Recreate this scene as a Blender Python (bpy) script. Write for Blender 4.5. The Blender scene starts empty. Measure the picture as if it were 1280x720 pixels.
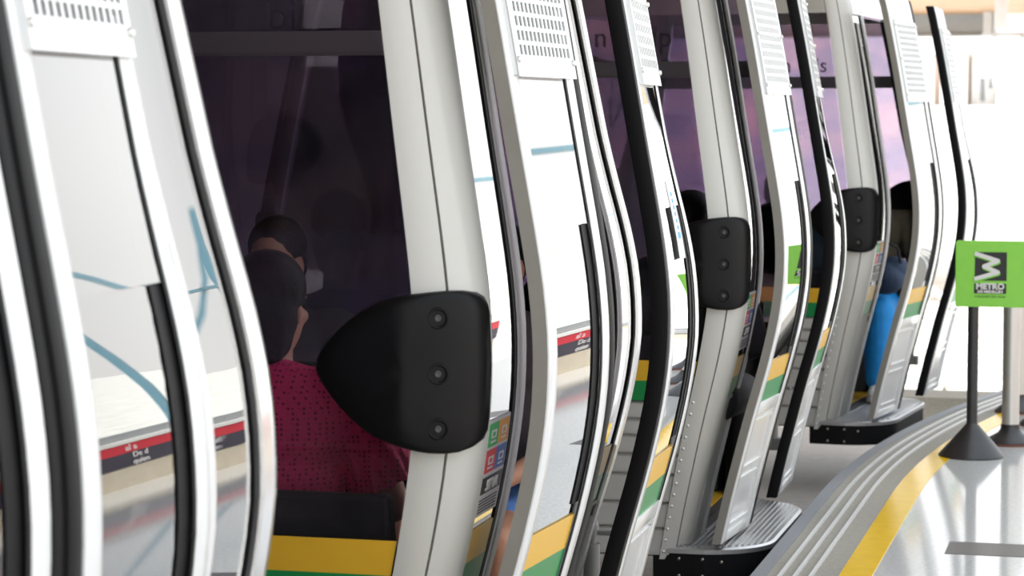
import bpy, bmesh, math, random
from mathutils import Vector, Matrix
random.seed(7)
sc = bpy.context.scene
col = sc.collection
PI = math.pi

# ------------------------------------------------------------------ materials
def mat(name, base=(.8, .8, .8), rough=.5, metal=0., spec=.5, coat=0., bump=0., bscale=60., mottle=0., mscale=8., rvar=0.):
    m = bpy.data.materials.new(name); m.use_nodes = True
    nt = m.node_tree; b = nt.nodes['Principled BSDF']
    b.inputs['Base Color'].default_value = (*base, 1)
    b.inputs['Roughness'].default_value = rough
    b.inputs['Metallic'].default_value = metal
    b.inputs['Specular IOR Level'].default_value = spec
    b.inputs['Coat Weight'].default_value = coat
    b.inputs['Coat Roughness'].default_value = .08
    tc = nt.nodes.new('ShaderNodeTexCoord')
    if mottle:
        n = nt.nodes.new('ShaderNodeTexNoise'); n.inputs['Scale'].default_value = mscale; n.inputs['Detail'].default_value = 5
        nt.links.new(tc.outputs['Object'], n.inputs['Vector'])
        r = nt.nodes.new('ShaderNodeValToRGB')
        r.color_ramp.elements[0].position = .3; r.color_ramp.elements[1].position = .7
        r.color_ramp.elements[0].color = (*[c * (1 - mottle) for c in base], 1)
        r.color_ramp.elements[1].color = (*[min(1, c * (1 + mottle)) for c in base], 1)
        nt.links.new(n.outputs['Fac'], r.inputs['Fac']); nt.links.new(r.outputs['Color'], b.inputs['Base Color'])
    if bump:
        n2 = nt.nodes.new('ShaderNodeTexNoise'); n2.inputs['Scale'].default_value = bscale
        nt.links.new(tc.outputs['Object'], n2.inputs['Vector'])
        bp = nt.nodes.new('ShaderNodeBump'); bp.inputs['Strength'].default_value = bump; bp.inputs['Distance'].default_value = .01
        nt.links.new(n2.outputs['Fac'], bp.inputs['Height']); nt.links.new(bp.outputs['Normal'], b.inputs['Normal'])
    return m

def glass_mat(name, tint, ior=1.5, rough=.0, boost=1.0, film=None, scratch=False):
    """thin pane: tinted see-through plus mirror reflection by Fresnel"""
    m = bpy.data.materials.new(name); m.use_nodes = True
    nt = m.node_tree; nt.nodes.clear()
    out = nt.nodes.new('ShaderNodeOutputMaterial')
    tr = nt.nodes.new('ShaderNodeBsdfTransparent'); tr.inputs[0].default_value = (*tint, 1)
    gl = nt.nodes.new('ShaderNodeBsdfGlossy'); gl.inputs['Roughness'].default_value = rough
    gl.inputs['Color'].default_value = (1, 1, 1, 1)
    fr = nt.nodes.new('ShaderNodeFresnel'); fr.inputs['IOR'].default_value = ior
    mx = nt.nodes.new('ShaderNodeMixShader')
    ml = nt.nodes.new('ShaderNodeMath'); ml.operation = 'MULTIPLY'; ml.inputs[1].default_value = boost; ml.use_clamp = True
    nt.links.new(fr.outputs[0], ml.inputs[0]); nt.links.new(ml.outputs[0], mx.inputs[0])
    nt.links.new(tr.outputs[0], mx.inputs[1]); nt.links.new(gl.outputs[0], mx.inputs[2])
    tc = nt.nodes.new('ShaderNodeTexCoord')
    if film:
        a, bcol, dif = film
        n = nt.nodes.new('ShaderNodeTexNoise'); n.inputs['Scale'].default_value = 2.6; n.inputs['Detail'].default_value = 2
        mp = nt.nodes.new('ShaderNodeMapping'); mp.inputs['Scale'].default_value = (1, 1, 1.6)
        nt.links.new(tc.outputs['Object'], mp.inputs['Vector']); nt.links.new(mp.outputs[0], n.inputs['Vector'])
        r = nt.nodes.new('ShaderNodeValToRGB')
        r.color_ramp.elements[0].position = .42; r.color_ramp.elements[1].position = .66
        r.color_ramp.elements[0].color = (*a, 1); r.color_ramp.elements[1].color = (*bcol, 1)
        nt.links.new(n.outputs['Fac'], r.inputs['Fac']); nt.links.new(r.outputs['Color'], tr.inputs['Color'])
        df = nt.nodes.new('ShaderNodeBsdfDiffuse'); nt.links.new(r.outputs['Color'], df.inputs['Color'])
        tl = nt.nodes.new('ShaderNodeBsdfTranslucent'); nt.links.new(r.outputs['Color'], tl.inputs['Color'])
        m0 = nt.nodes.new('ShaderNodeMixShader'); m0.inputs[0].default_value = .6
        nt.links.new(df.outputs[0], m0.inputs[1]); nt.links.new(tl.outputs[0], m0.inputs[2])
        m2 = nt.nodes.new('ShaderNodeMixShader'); m2.inputs[0].default_value = dif
        nt.links.new(tr.outputs[0], m2.inputs[1]); nt.links.new(m0.outputs[0], m2.inputs[2])
        nt.links.new(m2.outputs[0], mx.inputs[1])
    if scratch:
        # faint dust and scratches on the tinted pane
        n = nt.nodes.new('ShaderNodeTexNoise'); n.inputs['Scale'].default_value = 5; n.inputs['Detail'].default_value = 6
        mp = nt.nodes.new('ShaderNodeMapping'); mp.inputs['Scale'].default_value = (1.2, 1, .8); mp.inputs['Rotation'].default_value = (0, .5, 0)
        nt.links.new(tc.outputs['Object'], mp.inputs['Vector']); nt.links.new(mp.outputs[0], n.inputs['Vector'])
        r = nt.nodes.new('ShaderNodeValToRGB')
        r.color_ramp.elements[0].position = .45; r.color_ramp.elements[1].position = .8
        r.color_ramp.elements[0].color = (0, 0, 0, 1); r.color_ramp.elements[1].color = (.022, .022, .022, 1)
        df = nt.nodes.new('ShaderNodeBsdfDiffuse'); df.inputs['Color'].default_value = (.55, .52, .6, 1)
        m2 = nt.nodes.new('ShaderNodeMixShader')
        nt.links.new(n.outputs['Fac'], r.inputs['Fac']); nt.links.new(r.outputs['Color'], m2.inputs[0])
        nt.links.new(tr.outputs[0], m2.inputs[1]); nt.links.new(df.outputs[0], m2.inputs[2])
        nt.links.new(m2.outputs[0], mx.inputs[1])
    nt.links.new(mx.outputs[0], out.inputs[0])
    return m

M = {}
M['shell'] = mat('shell_grey', (.53, .525, .49), .32, coat=.35, mottle=.02, mscale=3)
M['panel'] = mat('panel_grey', (.50, .50, .475), .5, spec=.3, mottle=.03, mscale=5)
M['white'] = mat('door_white', (.72, .73, .735), .25, coat=.4, mottle=.015, mscale=6)
M['beige'] = mat('door_edge', (.27, .26, .23), .5, mottle=.06, mscale=9)
M['chrome'] = mat('aluminium', (.78, .78, .79), .2, metal=1., mottle=.03, mscale=4)
M['bar'] = mat('bar_grey', (.25, .235, .25), .5)
M['jamb'] = mat('jamb_aluminium', (.70, .70, .70), .4, metal=.0, mottle=.02)
M['alu'] = mat('brushed_aluminium', (.62, .62, .63), .38, metal=1., bump=.05, bscale=200)
M['rubber'] = mat('rubber', (.008, .008, .009), .5, spec=.12)
M['bumper'] = mat('bumper_plastic', (.005, .005, .0055), .36, spec=.16, bump=.04, bscale=500)
M['seam'] = mat('seam_dark', (.11, .10, .08), .8)
M['yellow'] = mat('stripe_yellow', (.78, .45, .03), .35, mottle=.02)
M['green'] = mat('stripe_green', (.01, .26, .07), .35, mottle=.02)
M['grille_back'] = mat('grille_back', (.05, .047, .047), .8)
M['dark'] = mat('interior_dark', (.02, .02, .022), .6, mottle=.1)
M['darkgrey'] = mat('interior_grey', (.055, .053, .055), .55, mottle=.05)
M['midgrey'] = mat('interior_mid_grey', (.20, .195, .19), .5, mottle=.05)
M['postgrey'] = mat('buffer_grey', (.20, .205, .20), .4, mottle=.04)
M['bolt'] = mat('bolt_metal', (.45, .42, .38), .35, metal=1.)
M['rivet'] = mat('rivet_metal', (.75, .75, .73), .3, metal=.6)
M['glass_end'] = glass_mat('end_glass', (.80, .78, .81), boost=.3, scratch=True)
M['film'] = glass_mat('purple_film_glass', (.5, .4, .5), film=((.61, .56, .67), (.76, .63, .70), .12))
M['film_dark'] = glass_mat('violet_film_glass', (.4, .35, .45), film=((.36, .33, .43), (.44, .37, .46), .08))  # darker copy of the purple film, the dim view put into its tint
M['glass_door'] = glass_mat('door_glass', (.60, .57, .61), boost=2.6)
M['glass_side'] = glass_mat('side_glass', (.60, .57, .61), boost=2.6)
M['sticker'] = mat('sticker_white', (.72, .72, .72), .5)
M['st_green'] = mat('sticker_green', (.05, .42, .12), .5)
M['st_orange'] = mat('sticker_orange', (.8, .36, .05), .5)
M['st_red'] = mat('sticker_red', (.68, .05, .06), .5)
M['st_blue'] = mat('sticker_blue', (.06, .14, .42), .5)
M['st_dark'] = mat('sticker_dark', (.05, .05, .05), .5)
M['blue_print'] = mat('print_blue', (.05, .36, .75), .5)
M['letters_dark'] = mat('letters_dark', (.10, .08, .12), .6)
M['letters_pale'] = mat('letters_pale', (.85, .82, .72), .6)
M['sign_green'] = mat('sign_green', (.25, .64, .075), .4, mottle=.03, mscale=20)
M['sign_black'] = mat('sign_black', (.018, .018, .018), .45)
M['sign_white'] = mat('sign_white', (.72, .72, .70), .45)
M['sign_lime'] = mat('sign_lime', (.20, .60, .05), .45)
M['sign_darkgreen'] = mat('sign_dark_green', (.05, .16, .03), .5)
M['post_dark'] = mat('post_dark', (.045, .045, .047), .33, metal=.35, mottle=.15, mscale=12)
M['steel'] = mat('steel_post', (.68, .67, .64), .36, metal=.75)
M['rust'] = mat('base_rust', (.16, .06, .04), .7)
M['skin'] = mat('skin_tan', (.50, .25, .16), .5, mottle=.05, mscale=15)
M['skin2'] = mat('skin_brown', (.34, .17, .11), .5, mottle=.05, mscale=15)
M['hair'] = mat('hair_black', (.006, .005, .005), .55, spec=.15, bump=.3, bscale=120)
M['denim'] = mat('denim', (.12, .27, .66), .85, mottle=.08, mscale=40, bump=.15, bscale=300)
M['sleeve'] = mat('dark_cloth', (.06, .045, .05), .9, mottle=.1, mscale=20)
M['olive'] = mat('olive_cloth', (.065, .055, .035), .9, mottle=.1, mscale=20)
M['teal'] = mat('teal_cloth', (.05, .16, .22), .9, mottle=.1, mscale=20)
M['bluepants'] = mat('blue_trousers', (.01, .30, .80), .7, mottle=.08, mscale=18)
M['shoe'] = mat('shoe_pale', (.62, .60, .56), .7, mottle=.05)
M['black_cloth'] = mat('black_cloth', (.025, .024, .028), .9)
M['bag'] = mat('bag_blue', (.02, .045, .10), .6, mottle=.2, mscale=14)
M['eye'] = mat('eye_dark', (.02, .015, .012), .2)
M['collar'] = mat('pale_collar', (.62, .62, .72), .8)

def blouse_mat():
    m = mat('magenta_lace', (.80, .04, .18), .75)
    nt = m.node_tree; b = nt.nodes['Principled BSDF']
    tc = nt.nodes.new('ShaderNodeTexCoord')
    v = nt.nodes.new('ShaderNodeTexVoronoi'); v.inputs['Scale'].default_value = 85; v.inputs['Randomness'].default_value = .15
    nt.links.new(tc.outputs['Object'], v.inputs['Vector'])
    r = nt.nodes.new('ShaderNodeValToRGB')
    r.color_ramp.elements[0].position = .27; r.color_ramp.elements[1].position = .36
    r.color_ramp.elements[0].color = (.30, .012, .06, 1); r.color_ramp.elements[1].color = (.82, .045, .19, 1)
    nt.links.new(v.outputs['Distance'], r.inputs['Fac']); nt.links.new(r.outputs['Color'], b.inputs['Base Color'])
    n = nt.nodes.new('ShaderNodeTexNoise'); n.inputs['Scale'].default_value = 14; n.inputs['Detail'].default_value = 4
    nt.links.new(tc.outputs['Object'], n.inputs['Vector'])
    bp = nt.nodes.new('ShaderNodeBump'); bp.inputs['Strength'].default_value = .5; bp.inputs['Distance'].default_value = .02
    nt.links.new(n.outputs['Fac'], bp.inputs['Height']); nt.links.new(bp.outputs['Normal'], b.inputs['Normal'])
    return m
M['blouse'] = blouse_mat()

def brick(name, c1, c2, mortar, scale, rough, w=.5, h=.25, ms=.015, coat=0.):
    m = mat(name, c1, rough, coat=coat)
    nt = m.node_tree; b = nt.nodes['Principled BSDF']
    tc = nt.nodes.new('ShaderNodeTexCoord')
    t = nt.nodes.new('ShaderNodeTexBrick'); t.offset = 0 if w == h else .5
    t.inputs['Scale'].default_value = scale
    t.inputs['Color1'].default_value = (*c1, 1); t.inputs['Color2'].default_value = (*c2, 1); t.inputs['Mortar'].default_value = (*mortar, 1)
    t.inputs['Brick Width'].default_value = w; t.inputs['Row Height'].default_value = h; t.inputs['Mortar Size'].default_value = ms
    nt.links.new(tc.outputs['Object'], t.inputs['Vector']); nt.links.new(t.outputs['Color'], b.inputs['Base Color'])
    return m
def speckle(name, base, rough, amount, scale, coat=0., spec=.5):
    m = mat(name, base, rough, coat=coat, spec=spec)
    nt = m.node_tree; b = nt.nodes['Principled BSDF']
    tc = nt.nodes.new('ShaderNodeTexCoord')
    n = nt.nodes.new('ShaderNodeTexNoise'); n.inputs['Scale'].default_value = scale; n.inputs['Detail'].default_value = 8; n.inputs['Roughness'].default_value = .75
    nt.links.new(tc.outputs['Object'], n.inputs['Vector'])
    r = nt.nodes.new('ShaderNodeValToRGB'); r.color_ramp.elements[0].position = .35; r.color_ramp.elements[1].position = .62
    r.color_ramp.elements[0].color = (*[c * (1 - amount) for c in base], 1); r.color_ramp.elements[1].color = (*[min(1, c * (1 + amount)) for c in base], 1)
    nt.links.new(n.outputs['Fac'], r.inputs['Fac']); nt.links.new(r.outputs['Color'], b.inputs['Base Color'])
    return m
M['terrazzo'] = speckle('terrazzo', (.60, .60, .585), .09, .13, 55, spec=.6)
M['tile_dark'] = speckle('tile_dark', (.085, .072, .074), .3, .2, 70, spec=.12)
M['edge_band'] = speckle('edge_band', (.335, .315, .275), .75, .12, 40, spec=.12)
M['pit_floor'] = speckle('pit_floor', (.44, .41, .385), .5, .10, 12, spec=.3)
M['pit_tile'] = speckle('pit_tile', (.55, .47, .44), .4, .08, 20)
M['pit_dark'] = speckle('pit_tile_dark', (.12, .11, .11), .4, .1, 20)
M['line_yellow'] = mat('line_yellow', (.90, .55, .0), .16, spec=.16, mottle=.05, mscale=14, bump=.08, bscale=18)
M['strip_metal'] = mat('strip_metal', (.80, .80, .80), .45, metal=.5, bump=.12, bscale=40)
M['nosing'] = mat('nosing_metal', (.27, .28, .30), .55, metal=.2, spec=.25, bump=.1, bscale=30)
M['wall_dark'] = mat('wall_dark', (.055, .045, .06), .7, mottle=.2, mscale=1.2)
M['steel_grey'] = mat('beam_grey', (.30, .315, .33), .5, mottle=.04)
M['steel_pale'] = mat('steel_pale', (.55, .57, .60), .45, mottle=.04)
M['teal_steel'] = mat('teal_steel', (.16, .32, .40), .5)
M['beige_wall'] = mat('beige_wall', (.50, .45, .36), .7, mottle=.06)
M['banner_dark'] = mat('banner_dark', (.035, .03, .05), .6)
M['banner_red'] = mat('banner_red', (.55, .02, .04), .6)
M['banner_text'] = mat('banner_text', (.75, .75, .75), .6)
M['ground_pale'] = speckle('ground_pale', (.72, .71, .66), .9, .18, 1.2)
M['facade'] = mat('facade_pale', (.84, .82, .80), .9, mottle=.05, mscale=2)
M['facade_shade'] = mat('facade_brown', (.66, .56, .50), .9, mottle=.1, mscale=2)
M['opening'] = mat('opening_dark', (.20, .21, .25), .8)
M['leaf'] = mat('foliage_pale', (.84, .86, .82), .9, mottle=.08, mscale=3)  # leaves bleached near white, overexposure put into the base colour
M['trunk'] = mat('trunk_brown', (.22, .17, .12), .9)
def slat_mat():
    m = mat('ceiling_wood', (.55, .33, .16), .45)
    nt = m.node_tree; b = nt.nodes['Principled BSDF']
    tc = nt.nodes.new('ShaderNodeTexCoord'); mp = nt.nodes.new('ShaderNodeMapping'); mp.inputs['Scale'].default_value = (.4, 6, 6)
    n = nt.nodes.new('ShaderNodeTexNoise'); n.inputs['Scale'].default_value = 1.6; n.inputs['Detail'].default_value = 6
    nt.links.new(tc.outputs['Object'], mp.inputs[0]); nt.links.new(mp.outputs[0], n.inputs['Vector'])
    r = nt.nodes.new('ShaderNodeValToRGB'); r.color_ramp.elements[0].color = (.36, .17, .06, 1); r.color_ramp.elements[1].color = (.62, .38, .18, 1)
    r.color_ramp.elements[0].position = .3; r.color_ramp.elements[1].position = .7
    nt.links.new(n.outputs['Fac'], r.inputs['Fac']); nt.links.new(r.outputs['Color'], b.inputs['Base Color'])
    return m
M['slat'] = slat_mat()

# ------------------------------------------------------------------ mesh helpers
def finish(name, bm, mats, parent=None, smooth=False, bevel=0., recalc=True):
    if recalc: bmesh.ops.recalc_face_normals(bm, faces=bm.faces[:])
    me = bpy.data.meshes.new(name); bm.to_mesh(me); bm.free()
    if not isinstance(mats, (list, tuple)): mats = [mats]
    for m in mats: me.materials.append(m)
    o = bpy.data.objects.new(name, me); col.objects.link(o)
    if smooth:
        for p in me.polygons: p.use_smooth = True
        if smooth != 'full':
            md = o.modifiers.new('split', 'EDGE_SPLIT'); md.split_angle = math.radians(40)
    if bevel:
        md = o.modifiers.new('bevel', 'BEVEL'); md.width = bevel; md.segments = 2; md.limit_method = 'ANGLE'; md.angle_limit = math.radians(50)
        if smooth: o.modifiers.move(len(o.modifiers) - 1, 0)
    if parent: o.parent = parent
    return o
def empty(name, loc=(0, 0, 0), rz=0):
    o = bpy.data.objects.new(name, None); o.empty_display_size = .2; col.objects.link(o)
    o.location = loc; o.rotation_euler = (0, 0, rz); return o
def tag(o, label, cat, group=None):
    o['label'] = label; o['category'] = cat
    if group: o['group'] = group
    return o
def struct(o): o['kind'] = 'structure'; return o

def box(bm, x0, x1, y0, y1, z0, z1, mi=0):
    vs = [bm.verts.new((x, y, z)) for z in (z0, z1) for y in (y0, y1) for x in (x0, x1)]
    for f in ((0, 2, 3, 1), (4, 5, 7, 6), (0, 1, 5, 4), (2, 6, 7, 3), (0, 4, 6, 2), (1, 3, 7, 5)):
        bm.faces.new([vs[i] for i in f]).material_index = mi
def cyl(bm, p0, p1, r0, r1=None, n=20, mi=0, cap=True):
    p0 = Vector(p0); p1 = Vector(p1); r1 = r0 if r1 is None else r1
    d = (p1 - p0).normalized(); a = d.orthogonal().normalized(); b = d.cross(a)
    r_ = []
    for p, r in ((p0, r0), (p1, r1)):
        r_.append([bm.verts.new(p + a * (r * math.cos(2 * PI * i / n)) + b * (r * math.sin(2 * PI * i / n))) for i in range(n)])
    for i in range(n):
        j = (i + 1) % n
        bm.faces.new((r_[0][i], r_[0][j], r_[1][j], r_[1][i])).material_index = mi
    if cap:
        bm.faces.new(r_[0][::-1]).material_index = mi; bm.faces.new(r_[1]).material_index = mi
def lathe(bm, c, prof, n=32, axis='z', mi=0):
    """prof: list of (radius, height)"""
    rings = []
    for r, h in prof:
        ring = []
        for i in range(n):
            a = 2 * PI * i / n; x, y = max(r, 1e-4) * math.cos(a), max(r, 1e-4) * math.sin(a)
            v = (x, y, h) if axis == 'z' else ((x, -h, y) if axis == '-y' else (h, x, y))
            ring.append(bm.verts.new((c[0] + v[0], c[1] + v[1], c[2] + v[2])))
        rings.append(ring)
    for a, b in zip(rings, rings[1:]):
        for i in range(n):
            j = (i + 1) % n; bm.faces.new((a[i], a[j], b[j], b[i])).material_index = mi
    bm.faces.new(rings[0][::-1]).material_index = mi; bm.faces.new(rings[-1]).material_index = mi
def ball(bm, c, r, s=(1, 1, 1), seg=16, rings=10, mi=0, rot=None):
    geo = bmesh.ops.create_uvsphere(bm, u_segments=seg, v_segments=rings, radius=1)
    Mx = Matrix.Translation(Vector(c)) @ (rot or Matrix()) @ Matrix.Diagonal((r * s[0], r * s[1], r * s[2], 1))
    for v in geo['verts']:
        v.co = Mx @ v.co
    for v in geo['verts']:
        for f in v.link_faces: f.material_index = mi
def grid_solid(bm, outer, inner, mi=0):
    """closed slab between two equal point grids (rows x cols)"""
    R, Cn = len(outer), len(outer[0])
    A = [[bm.verts.new(p) for p in row] for row in outer]; B = [[bm.verts.new(p) for p in row] for row in inner]
    for i in range(R - 1):
        for j in range(Cn - 1):
            bm.faces.new((A[i][j], A[i][j + 1], A[i + 1][j + 1], A[i + 1][j])).material_index = mi
            bm.faces.new((B[i][j], B[i + 1][j], B[i + 1][j + 1], B[i][j + 1])).material_index = mi
    for i in range(R - 1):
        bm.faces.new((A[i][0], A[i + 1][0], B[i + 1][0], B[i][0])).material_index = mi
        bm.faces.new((A[i][-1], B[i][-1], B[i + 1][-1], A[i + 1][-1])).material_index = mi
    for j in range(Cn - 1):
        bm.faces.new((A[0][j], B[0][j], B[0][j + 1], A[0][j + 1])).material_index = mi
        bm.faces.new((A[-1][j], A[-1][j + 1], B[-1][j + 1], B[-1][j])).material_index = mi
def text(name, s, size, loc, rot, m, parent=None, align='CENTER', extrude=.001, bold=0., sx=1.):
    c = bpy.data.curves.new(name, 'FONT'); c.body = s; c.size = size; c.extrude = extrude; c.align_x = align; c.align_y = 'CENTER'
    c.offset = bold; c.resolution_u = 3
    c.materials.append(m)
    t = bpy.data.objects.new(name, c); col.objects.link(t)
    me = bpy.data.meshes.new_from_object(t.evaluated_get(bpy.context.evaluated_depsgraph_get()))
    bpy.data.objects.remove(t); bpy.data.curves.remove(c)
    me.name = name; o = bpy.data.objects.new(name, me); col.objects.link(o)
    o.location = loc; o.rotation_euler = rot; o.scale = (sx, 1, 1)
    if parent: o.parent = parent
    return o

# ------------------------------------------------------------------ the cabin's barrel form
PT = [(-.15, -.268), (0, -.235), (.157, -.200), (.296, -.165), (.505, -.112), (.59, -.086), (.735, -.047), (.9, -.013), (1.05, 0), (1.2, -.006),
      (1.35, -.029), (1.53, -.062), (1.69, -.09), (1.85, -.118), (2.05, -.157), (2.25, -.2), (2.4, -.26)]
def Plin(h):
    if h <= PT[0][0]: return PT[0][1]
    for (a, u), (b, v) in zip(PT, PT[1:]):
        if h <= b: return u + (v - u) * (h - a) / (b - a)
    return PT[-1][1]
def P(h): return sum(Plin(h + k * .02) for k in range(-4, 5)) / 9
HX = HY = .96; CR = .14
EY = .68
QT = [(.0, 0), (1.0, 0), (1.2, -.008), (1.32, -.016), (1.42, -.025), (1.54, -.032), (1.8, -.036), (2.5, -.036)]
def Q(h):            # extra lean of the far corner
    for (a, u), (b, v) in zip(QT, QT[1:]):
        if h <= b: return u + (v - u) * max(0, (h - a) / (b - a))
    return QT[-1][1]
def body(x, y, h):
    if y > .1:
        q = Q(h) * min(1, (y - .1) / .5)
        x = x + (q if x > 0 else -q) * abs(x) / HX
        if y > .5: y = .5 + (y - .5) * .87
    return Vector((x * (HX + P(h)) / HX, y * (HY + EY * P(h)) / HY, h))
def plan_end(x0, x1, s=-1, n=6):            # along an end face, normal (0,s)
    return [(x0 + (x1 - x0) * i / n, s * HY, 0, s) for i in range(n + 1)]
def plan_win(s, n=12):
    a = math.degrees(math.asin((WX - .004 - (HX - CR)) / CR))
    return plan_arc(a, 0, -1, s, 3)[:-1] + plan_end(-(HX - CR), HX - CR, s, n) + plan_arc(0, a, 1, s, 3)[1:]
def plan_side(y0, y1, s=1, n=6):
    return [(s * HX, y0 + (y1 - y0) * i / n, s, 0) for i in range(n + 1)]
def plan_arc(a0, a1, sx, sy, n=8, r=CR):    # corner arc: 0 = end face, 90 = side
    out = []
    for i in range(n + 1):
        a = math.radians(a0 + (a1 - a0) * i / n)
        out.append((sx * (HX - CR + r * math.sin(a)), sy * (HY - CR + r * math.cos(a)), sx * math.sin(a), sy * math.cos(a)))
    return out
def hs(h0, h1, step=.05):
    n = max(1, round((h1 - h0) / step)); return [h0 + (h1 - h0) * i / n for i in range(n + 1)]
def sheet(bm, plan, H, o1, o0, mi=0):
    """slab on the barrel surface from offset o0 (in) to o1 (out)"""
    out = []; inn = []
    for h in H:
        ro = []; ri = []
        for (x, y, nx, ny) in plan:
            b = body(x, y, h)
            ro.append(b + Vector((nx * o1, ny * o1, 0))); ri.append(b + Vector((nx * o0, ny * o0, 0)))
        out.append(ro); inn.append(ri)
    grid_solid(bm, out, inn, mi)

WX = .842       # half width of end window
YB = (.545, .622, .70)   # green bottom, green/yellow, yellow top
HT = 2.16       # window top
HB = -.07       # cabin bottom

def make_pillar(cab, sx, sy):
    bm = bmesh.new()
    plan = plan_arc(9.5, 38, sx, sy, 5)
    sheet(bm, plan, hs(HB, 2.25), .012, -.03)
    plan = plan_arc(40.5, 90, sx, sy, 7) + [(sx * HX, sy * y, sx, 0) for y in (HY - CR - .005, HY - CR - .012)]
    sheet(bm, plan, hs(HB, 2.25), .012, -.03)
    # rivets down the flange
    for k in range(15):
        h = HB + .03 + k * .045
        if h > .56: break
        b = body(sx * (WX + .016), sy * (HY - .008), h)
        ball(bm, (b.x, b.y + sy * .012, b.z), .008, (1, .6, 1), 8, 5, 1)
    for xx in (.86, .885):
        b = body(sx * xx, sy * (HY - .016), HB + .02); ball(bm, (b.x, b.y + sy * .013, b.z), .005, (1, .5, 1), 8, 5, 1)
    p = finish('corner_pillar', bm, [M['shell'], M['rivet']], cab, smooth=True)
    bm = bmesh.new()
    sheet(bm, plan_arc(37.5, 41, sx, sy, 2), hs(HB + .01, 2.24), .003, -.02)
    finish('seam', bm, M['seam'], p)
    return p

BUMP = [(38, 350), (46, 312), (62, 280), (88, 245), (120, 212), (155, 178), (192, 148), (230, 122), (270, 100), (310, 82), (350, 70), (420, 54), (500, 45), (560, 41), (605, 43), (640, 54),
        (664, 74), (680, 105), (687, 140), (692, 250), (694, 350), (691, 450), (685, 560), (678, 610), (662, 646), (636, 670), (600, 683), (560, 686),
        (500, 682), (460, 675), (420, 665), (375, 653), (330, 638), (290, 620), (250, 597), (214, 570), (180, 541), (145, 507), (110, 468), (82, 432), (60, 400), (46, 374)]
def make_bumper(cab, sx, sy):
    k = (5 / 3000.) / 3.129
    pts = [(.905 + (x - 555) * k - (.04 if sy > 0 else 0), 1.067 - (y - 364) * k) for x, y in BUMP]
    cx, cz = .83, 1.067
    def surf(x, off):       # outward y for a given x: flat on the end face then round the corner
        xa = HX - CR; r = CR + off * (1 - .55 * min(1, max(0, x - xa) / .14))
        if x <= xa: return HY - CR + r - .25 * max(0, (xa - .12 - x)) ** 1.5
        return HY - CR + math.sqrt(max(r * r - (x - xa) ** 2, .0009))
    bm = bmesh.new()
    FB = -.06 if sy > 0 else 0
    rings = []
    for t, off in ((1.0, -.004), (1.0, .026), (.985, .038), (.95, .046), (.88, .050), (.7, .052), (.45, .053), (.2, .053)):
        ring = []
        for (x, z) in pts:
            xx, zz = cx + (x - cx) * t, cz + (z - cz) * t
            ring.append(bm.verts.new((sx * xx, sy * surf(xx, off) + FB, zz)))
        rings.append(ring)
    N = len(pts)
    for a, b in zip(rings, rings[1:]):
        for i in range(N):
            j = (i + 1) % N; bm.faces.new((a[i], a[j], b[j], b[i]))
    c = bm.verts.new((sx * cx, sy * surf(cx, .053) + FB, cz))
    for i in range(N): bm.faces.new((rings[-1][i], rings[-1][(i + 1) % N], c))
    bm.faces.new(rings[0][::-1])
    b = finish('bumper', bm, M['bumper'], cab, smooth='full')
    for z in (1.067 + .117, 1.067, 1.067 - .116):
        bm = bmesh.new()
        x0 = .897 - (.04 if sy > 0 else 0); y0 = surf(x0, .053)
        # ring recess and bolt head, axis tilted with the surface
        prof = [(.0235, -.004), (.0232, .0008), (.0215, .0032), (.0195, .0036), (.0178, .0026), (.0165, .0008), (.006, .0006)]
        lathe(bm, (0, 0, 0), prof, 24, '-y', 0)
        lathe(bm, (0, 0, 0), [(.0075, -.002), (.0075, .002), (.006, .003), (.003, .0022)], 12, '-y', 1)
        o = finish('bolt', bm, [M['bumper'], M['st_dark']], b, smooth=True)
        o.location = (sx * x0, sy * (y0 - .001) + FB, z)
        o.rotation_euler = (0, 0, (0 if sy < 0 else PI) + (.42 if sx * sy < 0 else -.42))
    return b

def make_end(cab, sy, far):
    # glazing
    bm = bmesh.new()
    sheet(bm, plan_win(sy), hs(YB[0], HT, .08), .0, -.006)
    w = finish('end_window', bm, M['film'] if far else M['glass_end'], cab, smooth=True)
    for (a, b, m, nm) in ((YB[0], YB[1], 'green', 'green_stripe'), (YB[1], YB[2], 'yellow', 'yellow_stripe')):
        bm = bmesh.new(); sheet(bm, plan_win(sy), [a, (a + b) / 2, b], .003, .0006)
        finish(nm, bm, M[m], w, smooth=True)
    bm = bmesh.new()
    sheet(bm, plan_win(sy, 8), hs(HT, 2.25), .010, -.03)
    finish('header_panel', bm, M['shell'], cab, smooth=True)
    # lapped skirt panel
    bm = bmesh.new()
    Hs = [.543, .475, .412, .339, .262, .151, .051, HB + .01]
    pl = plan_end(-WX, WX, sy, 4)
    prof = []
    for a, b in zip(Hs, Hs[1:]):
        prof += [(a - .002, -.016), (a - .012, .0), (b + .018, .006), (b + .006, .006), (b + .002, -.016)]
    out = []; inn = []
    for h, o in prof:
        out.append([body(x, y, h) + Vector((0, sy * o, 0)) for x, y, _, _ in pl]); inn.append([body(x, y, h) - Vector((0, sy * .03, 0)) for x, y, _, _ in pl])
    grid_solid(bm, out, inn)
    finish('ribbed_panel', bm, M['panel'], cab)
    if far:
        bm = bmesh.new()
        pl = [(x, sy * (HY - .03), 0, sy) for x in (-WX, -.3, .3, WX)]
        sheet(bm, pl, [1.79, 1.85], 0, -.03)
        c = finish('crossbar', bm, M['bar'], cab)
        bm = bmesh.new(); sheet(bm, pl, [1.78, 1.79], .002, -.032); finish('edge_strip', bm, M['midgrey'], c)
    return w

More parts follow.
